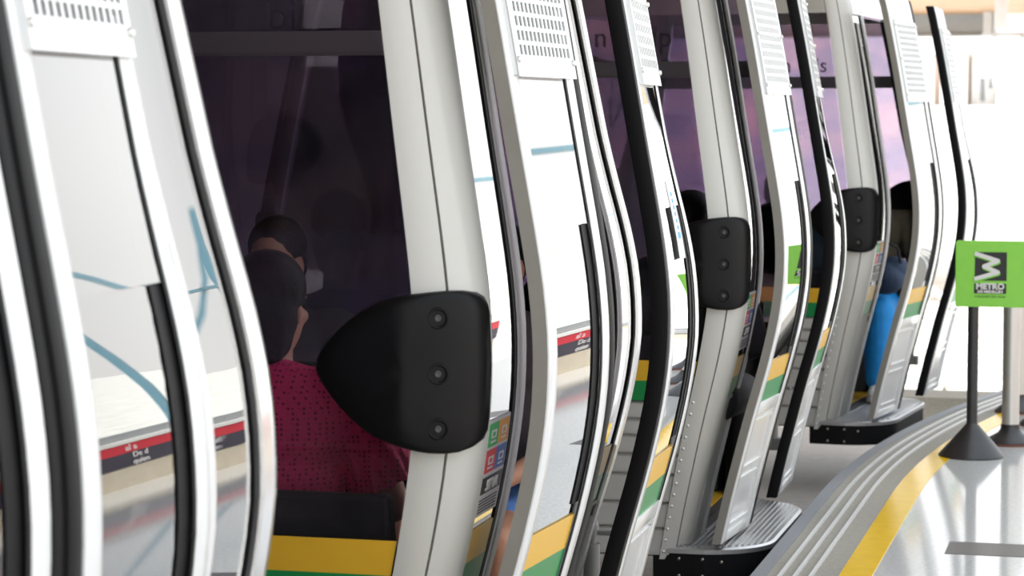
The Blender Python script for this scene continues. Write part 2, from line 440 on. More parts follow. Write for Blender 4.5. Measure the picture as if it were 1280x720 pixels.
def make_bench(cab, sy):
    e = bmesh.new()
    box(e, -.62, .62, min(sy * .50, sy * .74), max(sy * .50, sy * .74), -.01, .37)
    o = finish('bench', e, M['darkgrey'], cab, bevel=.01)
    e = bmesh.new(); box(e, -.70, .70, min(sy * .42, sy * .80), max(sy * .42, sy * .80), .37, .44)
    finish('seat_cushion', e, M['dark'], o, bevel=.02)
    e = bmesh.new()
    pts = [(.77, .44), (.845, .79), (.89, .79), (.82, .44)]
    vs = [[e.verts.new((x, sy * a, h)) for a, h in pts] for x in (-.76, .76)]
    for i in range(4): e.faces.new((vs[0][i], vs[0][(i + 1) % 4], vs[1][(i + 1) % 4], vs[1][i]))
    e.faces.new(vs[0]); e.faces.new(vs[1][::-1])
    finish('backrest', e, M['dark'], o, bevel=.012)
    # grey end panel, round holes marked by added dark discs
    e = bmesh.new()
    box(e, .715, .73, min(sy * .44, sy * .80), max(sy * .44, sy * .80), .14, .66)
    finish('end_panel', e, M['midgrey'], o, bevel=.01)
    e = bmesh.new()
    for yy, zz in ((.54, .58), (.54, .30), (.74, .58)):
        lathe(e, (.73, sy * yy, zz), [(.018, 0), (.018, .003), (.006, .003)], 16, 'x')
    finish('fixing', e, M['dark'], o)
    return o

# door leaf ---------------------------------------------------------------
LW = .51; LT = .036; LX = 1.102; TILT = [0., 0.]; FARLEAF = [False]    # width, thickness, outer offset of the leaf at its widest
def leaf(bm, y0, y1, H, o1, o0, mi=0, n=1):
    out = []; inn = []
    for h in H:
        x = LX + P(h)
        qh = Q(h) if FARLEAF[0] else 0
        if FARLEAF[0]: x += .028
        ys = [y0 + (y1 - y0) * i / n for i in range(n + 1)]
        out.append([(x + o1 + TILT[0] * (y - TILT[1]) + qh * max(0, (y - .335) / LW), y, h) for y in ys]); inn.append([(x + o0 + TILT[0] * (y - TILT[1]) + qh * max(0, (y - .335) / LW), y, h) for y in ys])
    grid_solid(bm, out, inn, mi)
def make_door(cab, ya, rubber_far):
    """leaf spanning local y from ya to ya+LW; meeting edge far (near leaf) or near (far leaf)"""
    yb = ya + LW; top = 2.24
    FARLEAF[0] = not rubber_far
    TILT[:] = (.068, ya) if rubber_far else (-.015, yb)
    s0, s1 = ya + .012, yb - .012
    if rubber_far: f0, f1 = ya, yb - .05
    else: f0, f1 = ya + .05, yb
    bm = bmesh.new()
    leaf(bm, f0, f0 + .058, hs(.0, top), 0, -LT)                       # near stile
    leaf(bm, f1 - .058, f1, hs(.0, top), 0, -LT)                       # far stile
    leaf(bm, f0 + .058, f1 - .058, hs(.0, .035), 0, -LT)
    leaf(bm, f0 + .058, f1 - .058, hs(.485, .535), 0, -LT)
    leaf(bm, f0 + .058, f1 - .058, hs(2.12, top), 0, -LT)
    d = finish('door', bm, M['white'], cab, smooth=True, bevel=.003)
    # outer edge of the leaf, its shading put into a darker beige
    bm = bmesh.new()
    if rubber_far: leaf(bm, ya - .004, ya - .0005, hs(.0, top), -.004, -LT)
    else: leaf(bm, yb + .0005, yb + .004, hs(.0, top), -.004, -LT)
    finish('edge_profile', bm, M['beige'], d, smooth=True)
    bm = bmesh.new()
    if rubber_far:
        leaf(bm, f1, f1 + .008, hs(.0, top), -.006, -LT - .004); leaf(bm, f1 + .006, yb, hs(.0, top), -.001, -LT - .01)
    else:
        leaf(bm, f0 - .008, f0, hs(.0, top), -.006, -LT - .004); leaf(bm, ya, f0 - .006, hs(.0, top), -.001, -LT - .01)
    finish('rubber_edge', bm, M['rubber'], d, smooth=True, bevel=.003)
    # panes
    g0, g1 = f0 + .058, f1 - .058
    bm = bmesh.new(); leaf(bm, g0, g1, hs(.535, 1.37), -.010, -.016, n=2)
    finish('lower_pane', bm, M['glass_door'], d, smooth=True)
    bm = bmesh.new(); leaf(bm, g0 - .004, g1 + .004, hs(1.362, 1.70), -.003, -.009, n=2)
    finish('upper_pane', bm, M['glass_door'], d, smooth=True)
    bm = bmesh.new(); leaf(bm, g1 - .055, g1, hs(.72, 1.36), -.007, -.0095); leaf(bm, g1 - .012, g1 + .001, hs(.535, 1.70), -.0005, -.0028)
    finish('pane_seal', bm, M['rubber'], d, smooth=True)
    for (a, b, m, nm) in ((.535, .612, 'green', 'green_stripe'), (.612, .692, 'yellow', 'yellow_stripe')):
        bm = bmesh.new(); leaf(bm, g0, g1 - .012, hs(a, b, .03), -.006, -.0095); finish(nm, bm, M[m], d, smooth=True)
    # lower panel with two raised mouldings
    bm = bmesh.new()
    leaf(bm, g0, g1, hs(.035, .485), -.010, -.022)
    for a, b in ((.055, .245), (.275, .465)):
        leaf(bm, g0 + .012, g1 - .012, [a, a + .012], -.003, -.012); leaf(bm, g0 + .012, g1 - .012, [b - .012, b], -.003, -.012)
        leaf(bm, g0 + .012, g0 + .022, hs(a, b), -.003, -.012); leaf(bm, g1 - .022, g1 - .012, hs(a, b), -.003, -.012)
    finish('lower_panel', bm, M['white'], d, smooth=True)
    # perforated ventilation plate
    v0, v1, h0, h1 = f0 + .03, f1 - .012, 1.69, 2.115
    bm = bmesh.new()
    rows, cols = 12, 13
    m0, m1 = v0 + .022, v1 - .026
    lo = h0 + .047; ph = (h1 - lo - .006) / rows
    leaf(bm, v0, m0, hs(h0, h1), .012, .008); leaf(bm, m1, v1, hs(h0, h1), .012, .008)
    leaf(bm, m0, m1, [h0, lo], .012, .008)
    for r in range(rows):
        a = lo + r * ph
        leaf(bm, m0, m1, [a + ph * .70, a + ph], .012, .008)
        pw = (m1 - m0) / cols
        for c in range(cols):
            leaf(bm, m0 + c * pw, m0 + c * pw + pw * .38, [a, a + ph * .70], .0118, .0082)
    leaf(bm, m0, m1, [h1 - .006, h1], .012, .008)
    # returned rim
    leaf(bm, v0, v0 + .003, hs(h0, h1), .010, -.002); leaf(bm, v1 - .003, v1, hs(h0, h1), .010, -.002); leaf(bm, v0, v1, [h0, h0 + .003], .010, -.002)
    g = finish('vent_grille', bm, M['white'], d)
    bm = bmesh.new(); leaf(bm, v0 + .006, v1 - .006, hs(h0 + .01, h1), .000, -.004); finish('vent_backing', bm, M['grille_back'], d)
    for hh in (h0 + .036, h0 + .225, h1 - .02):
        for yy in (v0 + .009, v1 - .012):
            bm = bmesh.new(); lathe(bm, (LX + P(hh) + .012 + TILT[0] * (yy - TILT[1]) + (Q(hh) * (yy - .335) / LW + .028 if FARLEAF[0] else 0), yy, hh), [(.0075, 0), (.0075, .004), (.005, .007)], 14, 'x')
            finish('screw', bm, M['rivet'], d, smooth=True)
    return d

def make_side_window(cab, sy, sticker):
    y0, y1 = (-.806, -.598) if sy < 0 else (.565, .765)
    bm = bmesh.new(); sheet(bm, plan_side(y0, y1, 1, 3), hs(YB[0], HT), .004, -.004)
    w = finish('side_window', bm, M['glass_side'], cab, smooth=True)
    bm = bmesh.new()
    a, b = (-.60, -.576) if sy < 0 else (.763, .780); sheet(bm, plan_side(a, b, 1, 1), hs(.50, HT), .008, -.02)
    finish('rubber_seal', bm, M['rubber'], w, smooth=True)
    if sy > 0:
        bm = bmesh.new(); sheet(bm, plan_side(.778, .822, 1, 1) + [(x, y, nx, ny) for x, y, nx, ny in plan_arc(88, 66, 1, 1, 3)], hs(HB + .02, 2.2), .019, -.01)
        finish('edge_trim', bm, M['chrome'], w, smooth=True)
    for (a, b, m, nm) in ((YB[0], YB[1], 'green', 'green_stripe'), (YB[1], YB[2], 'yellow', 'yellow_stripe')):
        bm = bmesh.new(); sheet(bm, plan_side(y0, y1, 1, 3), [a, (a + b) / 2, b], .0065, .0045); finish(nm, bm, M[m], w, smooth=True)
    if sticker:
        mats = [M['sticker'], M['st_green'], M['st_orange'], M['st_red'], M['st_blue'], M['st_dark'], M['sign_white']]
        bm = bmesh.new()
        A, B = y0 + .016, y1 - .006
        sheet(bm, plan_side(A, B, 1, 2), hs(.727, .945), .0065, .0045, 0)
        md = (A + B) / 2
        for (u0, u1, h0, h1, mi) in ((A + .008, md - .003, .885, .937, 1), (md + .003, B - .008, .885, .937, 2), (A + .008, md - .003, .826, .878, 3), (md + .003, B - .008, .826, .878, 4),
                                     (A + .008, B - .008, .778, .816, 5)):
            sheet(bm, plan_side(u0, u1, 1, 1), [h0, h1], .0078, .0062, mi)
            if mi < 5:      # the vehicle pictogram
                w_ = u1 - u0
                for q in ((.25, .75, .62, .70), (.25, .33, .35, .66), (.67, .75, .35, .66), (.25, .75, .35, .42), (.25, .75, .16, .24)):
                    sheet(bm, plan_side(u0 + w_ * q[0], u0 + w_ * q[1], 1, 1), [h0 + .052 * q[2], h0 + .052 * q[3]], .0086, .007, 6)
        for hh in (.735, .742, .749, .756, .763):
            sheet(bm, plan_side(A + .012, B - .02, 1, 1), [hh, hh + .0025], .0078, .0062, 5)
        s = finish('sticker', bm, mats, w)
        text('lettering', 'SITVA', .038, (HX + P(.797) + .0125, (A + B) / 2, .797), (PI / 2 + .27, 0, PI / 2), M['sign_white'], w, bold=.0004)
    # skirt below the fixed glass
    bm = bmesh.new()
    a, b = sorted((sy * .806, sy * .565)); sheet(bm, plan_side(a, b, 1, 2), hs(HB, YB[0] - .012), .006, -.03)
    sheet(bm, plan_side(a, b, 1, 2), [YB[0] - .012, YB[0]], .010, -.02)
    finish('side_panel', bm, M['panel'], cab, smooth=True)
    bm = bmesh.new()
    a, b = (-.577, -.510) if sy < 0 else (.513, .566); sheet(bm, plan_side(a, b, 1, 1), hs(HB, 2.19), .014, -.05)
    j = finish('door_jamb', bm, M['jamb'], cab, smooth=True, bevel=.008)
    bm = bmesh.new(); a, b = (-.511, -.495) if sy < 0 else (.497, .514); sheet(bm, plan_side(a, b, 1, 1), hs(HB, 2.19), .008, -.06)
    finish('rubber_seal', bm, M['rubber'], j, smooth=True)
    return w

def make_cabin():
    cab = empty('gondola_cabin')
    # floor pan and threshold
    bm = bmesh.new()
    def ring(s, h): return [body(x * s, y * s, h) for x, y in full]
    full = []
    for (sx, sy, a0, a1) in ((1, -1, 0, 90), (1, 1, 90, 0), (-1, 1, 0, 90), (-1, -1, 90, 0)):
        full += [(x, y) for x, y, _, _ in plan_arc(a0, a1, sx, sy, 6)]
    rs = [[bm.verts.new(p) for p in ring(.975, h)] for h in (HB + .005, -.012)]
    n = len(full)
    for i in range(n): bm.faces.new((rs[0][i], rs[0][(i + 1) % n], rs[1][(i + 1) % n], rs[1][i]))
    bm.faces.new(rs[0][::-1]); bm.faces.new(rs[1])
    f = finish('floor_pan', bm, M['midgrey'], cab)
    bm = bmesh.new(); box(bm, .56, .66, -.49, .49, -.012, -.006); finish('threshold_stripe', bm, M['yellow'], f)
    # roof
    bm = bmesh.new()
    rr = []
    for s, h in ((1.012, 2.235), (1.012, 2.26), (.985, 2.30), (.93, 2.335), (.8, 2.37), (.5, 2.40), (.15, 2.41)):
        rr.append([bm.verts.new(Vector((x * s * (HX + P(2.24)) / HX, y * s * (HY + EY * P(2.24)) / HY, h))) for x, y in full])
    for a, b in zip(rr, rr[1:]):
        for i in range(n): bm.faces.new((a[i], a[(i + 1) % n], b[(i + 1) % n], b[i]))
    bm.faces.new(rr[0][::-1]); bm.faces.new(rr[-1])
    finish('roof', bm, M['shell'], cab, smooth=True)
    # hanger above
    bm = bmesh.new()
    cyl(bm, (0, 0, 2.40), (0, 0, 3.02), .035, n=16); box(bm, -.07, .07, -.18, .18, 2.39, 2.44); box(bm, -.06, .06, -.22, .22, 2.98, 3.06)
    finish('hanger_arm', bm, M['steel_grey'], cab, bevel=.008)
    for sx in (1, -1):
        for sy in (-1, 1):
            make_pillar(cab, sx, sy); make_bumper(cab, sx, sy)
    make_end(cab, -1, False); make_end(cab, 1, True)
    # closed left side
    bm = bmesh.new(); sheet(bm, plan_side(-.806, .806, -1, 6), hs(HB, YB[0]), .008, -.03); finish('side_panel', bm, M['panel'], cab, smooth=True)
    bm = bmesh.new(); sheet(bm, plan_side(-.806, .806, -1, 6), hs(YB[0], HT), .002, -.004); finish('side_window', bm, M['glass_side'], cab, smooth=True)
    bm = bmesh.new(); sheet(bm, plan_side(-.806, .806, -1, 6), hs(HT, 2.25), .010, -.03); finish('header_panel', bm, M['shell'], cab, smooth=True)
    # platform side
    make_side_window(cab, -1, True); make_side_window(cab, 1, False)
    bm = bmesh.new(); sheet(bm, plan_side(-.806, .806, 1, 6), hs(2.155, 2.25), .014, -.05); finish('door_header', bm, M['white'], cab, smooth=True)
    bm = bmesh.new(); sheet(bm, plan_side(-.50, .50, 1, 4), [HB, -.012], .02, -.08); finish('door_sill', bm, M['alu'], cab)
    make_bench(cab, -1); make_bench(cab, 1)
    # boarding step
    bm = bmesh.new()
    def sup(sc_, z): 
        out = []
        x0, x1, ya, yb = .60, 1.03, -.80, .44
        R = .27
        for (cx, cy, a0, a1) in ((x1 - R, ya + R, -90, 0), (x1 - R, yb - R, 0, 90)):
            for i in range(13):
                a = math.radians(a0 + (a1 - a0) * i / 12); out.append((cx + (R - sc_) * math.cos(a), cy + (R - sc_) * math.sin(a), z))
        out += [(x0, yb - sc_, z), (x0, ya + sc_, z)]
        return out
    rg = [[bm.verts.new(p) for p in sup(s, z)] for s, z in ((.0, -.045), (.0, -.028), (.012, -.022))]
    k = len(rg[0])
    for a, b in zip(rg, rg[1:]):
        for i in range(k): bm.faces.new((a[i], a[(i + 1) % k], b[(i + 1) % k], b[i]))
    bm.faces.new(rg[0][::-1]); bm.faces.new(rg[-1])
    xx = .63
    while xx < 1.0:        # anti-slip ribs
        dy = 0 if xx < .76 else .27 - math.sqrt(max(.25 ** 2 - (xx - .76) ** 2, 0)) - .0
        box(bm, xx, xx + .010, -.785 + dy, .425 - dy, -.0225, -.016)
        xx += .021
    st = finish('step_plate', bm, M['alu'], cab)
    bm = bmesh.new()
    rg = [[bm.verts.new(p) for p in sup(s, z)] for s, z in ((.006, -.15), (.006, -.045))]
    for i in range(k): bm.faces.new((rg[0][i], rg[0][(i + 1) % k], rg[1][(i + 1) % k], rg[1][i]))
    bm.faces.new(rg[0][::-1]); bm.faces.new(rg[1])
    finish('step_skirt', bm, M['rubber'], st)
    for x, z in ((.70, -.065), (.70, -.13), (.79, -.065), (.86, -.075), (.79, -.13)):
        a = 0.
        yv = -.794 if x < .76 else -.794 + (.264 - math.sqrt(max(.264 ** 2 - (x - .76) ** 2, 0)))
        bm = bmesh.new(); lathe(bm, (x, yv, z), [(.006, 0), (.006, .003), (.003, .005)], 12, '-y'); finish('bolt', bm, M['bolt'], st, smooth=True)
    # buffer post on its bracket at the far end
    bm = bmesh.new()
    cyl(bm, (.78, 1.02, .13), (.78, 1.02, .36), .024, n=20); cyl(bm, (.78, 1.02, .36), (.78, 1.02, .385), .012); cyl(bm, (.78, 1.02, .385), (.78, 1.02, .415), .021); cyl(bm, (.78, 1.02, .415), (.78, 1.02, .44), .019, .012); cyl(bm, (.78, 1.02, .44), (.78, 1.02, .455), .004)
    bp = finish('buffer_post', bm, M['postgrey'], cab, smooth=True)
    bm = bmesh.new(); box(bm, .10, .83, .995, 1.045, .11, .165); box(bm, .3, .35, .81, 1.0, .115, .16); box(bm, .55, .60, .81, 1.0, .115, .16); box(bm, .79, .86, 1.01, 1.03, .385, .40)
    finish('bracket', bm, M['postgrey'], bp, bevel=.004)
    return cab

def kids(o): return [c for c in bpy.data.objects if c.parent == o]
def copy_tree(o, parent=None):
    c = o.copy(); col.objects.link(c)
    if parent: c.parent = parent
    for ch in kids(o): copy_tree(ch, c)
    return c

proto = make_cabin()
near_door = make_door(proto, -.82, True)
far_door = make_door(proto, .335, False)

CAB = [  # centre X, Y, yaw clockwise (deg), extra outward door travel
    ('silver gondola cabin nearest the camera, only its blurred door and corner in frame', (-2.30, 2.81), 0, None),
    ('grey gondola cabin carrying the woman in the magenta blouse, large black bumper in front', (-2.30, 5.77), 0, 0.),
    ('third gondola cabin in the row, ribbed skirt and boarding step beside the grooved platform edge', None, .3, .0),
    ('farthest gondola cabin, number 3 on its window, passenger in bright blue trousers at its door', None, 6.2, .09)]
ANCH = {2: (-1.454, 8.677), 3: (-1.403, 12.621)}
cabs = [proto]
for i in range(3): cabs.append(copy_tree(proto))
for i, (lab, c, yw, dx) in enumerate(CAB):
    th = math.radians(yw); co, si = math.cos(th), math.sin(th)
    if c is None:
        ax, ay = ANCH[i]; c = (ax - (.896 * co - .995 * si), ay - (-.896 * si - .995 * co))
    o = cabs[i]; o.location = (c[0], c[1], 0); o.rotation_euler = (0, 0, -th)
    tag(o, lab, 'gondola cabin', 'gondola cabins lined up along the platform')
    for ch in kids(o):
        if ch.name.split('.')[0] == 'door':
            if dx is not None: ch.location.x = dx
            elif ch.data == near_door.data: ch.rotation_euler.z = .068; ch.location = (-.175, .246, 0)
            else: ch.location = (-.152, -.330, 0)
    CAB[i] = (lab, c, yw, dx)
# printing on the far windows
def far_window(cab):
    for ch in kids(cab):
        if ch.name.split('.')[0] == 'end_window' and ch.data.materials[0] == M['film']: return ch
def ftext(cab, s, size, x, h, m, sx=1., off=.012):
    p = body(x, HY, h)
    text('lettering', s, size, (x, p.y - off, h), (PI / 2, 0, 0), m, far_window(cab), sx=sx)
ftext(cabs[1], 'bi', .13, -.09, 1.895, M['letters_dark'])
ftext(cabs[2], 'n', .13, .03, 1.955, M['letters_dark']); ftext(cabs[2], 'up', .13, .29, 1.955, M['letters_dark']); ftext(cabs[2], 'e', .13, .32, 1.84, M['letters_dark'])
ftext(cabs[3], 'm', .135, .03, 1.915, M['letters_dark']); ftext(cabs[3], 'is', .125, .265, 1.915, M['letters_dark']); ftext(cabs[3], '3', .125, .20, 2.10, M['letters_pale'])
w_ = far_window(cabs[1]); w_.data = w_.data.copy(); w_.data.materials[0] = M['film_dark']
# notice stuck on the second cabin's far door leaf
for ch in kids(cabs[1]):
    if ch.name.split('.')[0] == 'door' and ch.data == far_door.data:
        bm = bmesh.new()
        leaf(bm, .60, .70, hs(1.22, 1.43), -.0015, -.0028, 0)
        for k in range(6):
            leaf(bm, .645, .665, [1.30 + k * .018, 1.31 + k * .018], -.0005, -.0014, 1)
        leaf(bm, .635, .675, [1.275, 1.292], -.0005, -.0014, 1)
        finish('notice_sticker', bm, [M['sticker'], M['blue_print']], ch)

# ------------------------------------------------------------------ people
def capsule(bm, p0, r0, p1, r1, n=14):
    p0 = Vector(p0); p1 = Vector(p1)
    cyl(bm, p0, p1, r0, r1, n); ball(bm, p0, r0, seg=n, rings=8); ball(bm, p1, r1, seg=n, rings=8)
def fuse(name, bm, m, parent, voxel=.008, it=4):
    me = bpy.data.meshes.new('tmp'); bm.to_mesh(me); bm.free()
    o = bpy.data.objects.new('tmp', me); col.objects.link(o)
    md = o.modifiers.new('r', 'REMESH'); md.mode = 'VOXEL'; md.voxel_size = voxel
    dg = bpy.context.evaluated_depsgraph_get(); ev = o.evaluated_get(dg)
    nm = bpy.data.meshes.new_from_object(ev)
    bpy.data.objects.remove(o); bpy.data.meshes.remove(me)
    b = bmesh.new(); b.from_mesh(nm)
    for _ in range(it): bmesh.ops.smooth_vert(b, verts=b.verts[:], factor=.5, use_axis_x=True, use_axis_y=True, use_axis_z=True)
    nm.name = name; b.to_mesh(nm); b.free()
    nm.materials.clear(); nm.materials.append(m)
    for p in nm.polygons: p.use_smooth = True
    r = bpy.data.objects.new(name, nm); col.objects.link(r); r.parent = parent
    return r
def hand(bm, w, d, up, side):
    """w wrist, d pointing to fingers, up back-of-hand normal, side +1/-1 thumb side along d x up"""
    w = Vector(w); d = Vector(d).normalized(); up = Vector(up); up = (up - d * up.dot(d)).normalized(); s = d.cross(up) * side
    pc = w + d * .05
    rot = Matrix((s, d, up)).transposed().to_4x4()
    ball(bm, pc, 1, (.038, .052, .015), 14, 8, rot=rot)
    for k, L in enumerate((.068, .078, .072, .056)):
        b0 = w + d * .088 + s * (.027 - .018 * k) - up * .002
        p1 = b0 + (d * .9 - up * .3).normalized() * L * .48; p2 = p1 + (d * .55 - up * .8).normalized() * L * .32; p3 = p2 + (d * .1 - up * 1).normalized() * L * .25
        for a, ra, b_, rb in ((b0, .009, p1, .0085), (p1, .0085, p2, .008), (p2, .008, p3, .007)): capsule(bm, a, ra, b_, rb, 8)
    b0 = w + d * .03 + s * .028; p1 = b0 + (d * .6 + s * .7 - up * .2).normalized() * .035; p2 = p1 + (d * .85 + s * .2 - up * .4).normalized() * .03
    capsule(bm, b0, .012, p1, .010, 8); capsule(bm, p1, .010, p2, .008, 8)

def person(name, label, parent_cab, lx, ly, facing, skin='skin', top='sleeve', legs='black_cloth', shoes='shoe', head_turn=0., head_tilt=0., shorts=False, sleeve=.6,
           long_hair=False, hunch=.0, scale=1., ruffle=False, knees=.19, lap=True, build=1., slide=0.):
    """seated figure; local frame faces +y with the origin on the floor under the hips"""
    cab = parent_cab; th = cab.rotation_euler.z
    c, s = math.cos(th), math.sin(th)
    root = empty(name, (cab.location.x + lx * c - ly * s, cab.location.y + lx * s + ly * c, 0), th + facing)
    root.scale = (scale,) * 3
    tag(root, label, 'person')
    hz = .52
    hip = {1: Vector((.09, 0, hz)), -1: Vector((-.09, 0, hz))}
    knee = {k: Vector((k * knees * .5 + k * .03, .44, .50)) for k in (1, -1)}
    ank = {k: Vector((k * knees * .5 + k * .03, .44 + slide, .085)) for k in (1, -1)}
    chest = Vector((0, -.02 + hunch * .5, .93)); neck = Vector((0, .0 + hunch, 1.06)); headc = neck + Vector((0, .025, .135))
    sh = {k: Vector((k * .17 * build, -.015 + hunch * .8, 1.005)) for k in (1, -1)}
    elb = {k: Vector((k * .235 * build, .07 + hunch, .73)) for k in (1, -1)}
    wr = {k: Vector((k * .10, .29, .645)) for k in (1, -1)}
    HR = Matrix.Rotation(-head_turn, 4, 'Z') @ Matrix.Rotation(-head_tilt, 4, 'X')
    def hp(x, y, z): return headc + (HR @ Vector((x, y, z)))
    def hball(bm, x, y, z, sx, sy, sz, rx=0): ball(bm, hp(x, y, z), 1, (sx, sy, sz), 18, 12, rot=HR @ Matrix.Rotation(rx, 4, 'X'))
    # body --------------------------------------------------
    bm = bmesh.new()
    ball(bm, (0, -.01, .56), 1, (.165 * build, .125, .13), 20, 12); ball(bm, (0, -.01, .75), 1, (.145 * build, .11, .17), 20, 12); ball(bm, chest, 1, (.165 * build, .115, .15), 20, 12)
    capsule(bm, chest + Vector((0, 0, .06)), .075, neck, .056); capsule(bm, neck, .056, headc + Vector((0, -.01, -.04)), .054)
    for k in (1, -1):
        capsule(bm, chest + Vector((k * .08, 0, .07)), .065, sh[k], .055)
        capsule(bm, sh[k], .053, elb[k], .042); capsule(bm, elb[k], .041, wr[k], .026)
        capsule(bm, hip[k], .085, knee[k], .058); capsule(bm, knee[k], .057, ank[k] + (knee[k] - ank[k]) * .65, .054); capsule(bm, ank[k] + (knee[k] - ank[k]) * .65, .054, ank[k], .035)
        capsule(bm, ank[k] + Vector((0, -.02, -.045)), .034, ank[k] + Vector((0, .12, -.06)), .024)
        d = (Vector((k * .02, .40, .60)) - wr[k]); hand(bm, wr[k], d, Vector((k * .2, 0, 1)), -k)
    # head
    hball(bm, 0, -.012, .035, .074, .093, .085)
    hball(bm, 0, .022, -.03, .060, .066, .085); hball(bm, 0, .045, -.085, .034, .032, .028)
    hball(bm, 0, .078, .022, .052, .016, .014)
    hball(bm, 0, .092, -.016, .011, .016, .022, .3); hball(bm, 0, .102, -.032, .015, .013, .010)
    hball(bm, 0, .085, -.056, .022, .010, .006); hball(bm, 0, .083, -.066, .019, .010, .006)
    for k in (1, -1):
        hball(bm, k * .040, .062, -.022, .022, .020, .018); hball(bm, k * .074, -.005, -.012, .010, .018, .030)
    body_ = fuse('body', bm, M[skin], root, .0075, 3)
    for k in (1, -1):
        bm = bmesh.new(); ball(bm, hp(k * .030, .083, .004), .0085, (1.2, .6, .7), 10, 8); e = finish('eye', bm, M['eye'], body_, smooth='full')
    # hair
    bm = bmesh.new()
    g = 1.1 if long_hair else 1.
    hball(bm, 0, -.022, .048, .084 * g, .097, .085 * g); hball(bm, 0, -.052, .0, .078 * g, .070 * g, .085 * g)
    if long_hair:
        hball(bm, 0, -.06, -.055, .078, .055, .085); hball(bm, 0, -.07, -.10, .066, .045, .062); hball(bm, 0, -.045, -.06, .078, .06, .075); hball(bm, -.04, -.02, -.04, .045, .05, .075)
        hball(bm, .045, -.035, -.02, .040, .042, .06)
    else:
        hball(bm, 0, -.062, -.035, .066, .045, .06)
    h = fuse('hair', bm, M['hair'], root, .008, 2)
    # top
    bm = bmesh.new()
    ball(bm, (0, -.01, .60), 1, (.182 * build, .142, .12), 20, 12); ball(bm, (0, -.012, .76), 1, (.165 * build, .13, .19), 20, 12); ball(bm, chest, 1, (.180 * build, .130, .155), 20, 12)
    capsule(bm, chest + Vector((0, 0, .05)), .085, neck + Vector((0, -.003, -.03)), .064)
    for k in (1, -1):
        capsule(bm, chest + Vector((k * .08, 0, .06)), .075, sh[k], .064)
        t = min(sleeve, 1.); e1 = sh[k].lerp(elb[k], t)
        capsule(bm, sh[k], .064, e1, .056 + (.014 if ruffle else 0))
        if sleeve > 1: capsule(bm, elb[k], .055, elb[k].lerp(wr[k], sleeve - 1), .042)
    t_ = fuse('top', bm, M[top], root, .009, 3)
    if ruffle:
        for k in (1, -1):
            bm = bmesh.new()
            e1 = sh[k].lerp(elb[k], sleeve); d = (elb[k] - sh[k]).normalized(); a = d.orthogonal().normalized(); b = d.cross(a)
            rings = []
            for q, r0 in ((-.05, .066), (-.02, .074), (.015, .080), (.04, .084)):
                rings.append([bm.verts.new(e1 + d * q + (a * math.cos(2 * PI * i / 60) + b * math.sin(2 * PI * i / 60)) * (r0 + (q + .05) * .09 * math.sin(i * 2 * PI / 60 * 13))) for i in range(60)])
            for r1, r2 in zip(rings, rings[1:]):
                for i in range(60): bm.faces.new((r1[i], r1[(i + 1) % 60], r2[(i + 1) % 60], r2[i]))
            finish('frill', bm, M[top], t_, smooth='full')
    # legs
    bm = bmesh.new()
    ball(bm, (0, -.01, .55), 1, (.178 * build, .138, .125), 20, 12)
    for k in (1, -1):
        if shorts: capsule(bm, hip[k], .097, hip[k].lerp(knee[k], .62), .082)
        else:
            capsule(bm, hip[k], .097, knee[k], .078 * build); capsule(bm, knee[k], .078 * build, ank[k] + Vector((0, 0, .02)), .064 * build)
    fuse('shorts' if shorts else 'trousers', bm, M[legs], root, .009, 3)
    for k in (1, -1):
        bm = bmesh.new()
        capsule(bm, ank[k] + Vector((0, -.03, -.045)), .042, ank[k] + Vector((0, .06, -.045)), .042); capsule(bm, ank[k] + Vector((0, .06, -.045)), .042, ank[k] + Vector((0, .14, -.055)), .032)
        capsule(bm, ank[k] + Vector((0, -.02, 0)), .044, ank[k] + Vector((0, -.02, -.04)), .044)
        sh_ = fuse('shoe', bm, M[shoes], root, .008, 2)
        bm = bmesh.new()
        lo = ank[k] + Vector((0, .055, -.092))
        pts = [(.042 * math.cos(a), .125 * math.sin(a)) for a in [2 * PI * i / 28 for i in range(28)]]
        v0 = [bm.verts.new(lo + Vector((x, y, 0))) for x, y in pts]; v1 = [bm.verts.new(lo + Vector((x, y, .022))) for x, y in pts]
        for i in range(28): bm.faces.new((v0[i], v0[(i + 1) % 28], v1[(i + 1) % 28], v1[i]))
        bm.faces.new(v0[::-1]); bm.faces.new(v1); finish('sole', bm, M['sign_white'], sh_)
    return root

A_, B_, C_, D_ = cabs
woman = person('person', 'woman in magenta blouse with black hair, seated with her back to the nearest clear window', B_, .385, -.625, 0, 'skin', 'blouse', 'black_cloth', head_turn=.2, scale=.975,
               long_hair=True, sleeve=.62, ruffle=True, build=1.2, hunch=.02)
bm = bmesh.new()
person('person', 'passenger in blue denim shorts and a dark sleeve seated behind the half-open door', B_, .60, .62, PI, 'skin', 'sleeve', 'denim', shorts=True, sleeve=1.5, build=1.05)
person('person', 'dark-haired passenger facing the camera behind the woman in magenta', B_, -.04, .62, PI, 'skin2', 'black_cloth', 'black_cloth', sleeve=1.4)
person('person', 'passenger in dark clothes seen as a silhouette through the purple window, beside the second bumper', C_, .70, -.55, 0, 'skin2', 'black_cloth', 'black_cloth', sleeve=1.6, head_turn=.3)
person('person', 'passenger in a teal shirt with dark head silhouetted against the farthest purple window', D_, .40, -.63, 0, 'skin2', 'teal', 'black_cloth', sleeve=.7, head_turn=.6)
man = person('person', 'passenger in bright blue trousers, olive shirt and pale shoes seated by the farthest open door', D_, .64, .60, PI, 'skin2', 'olive', 'bluepants', sleeve=.7, build=1.1, slide=.0)

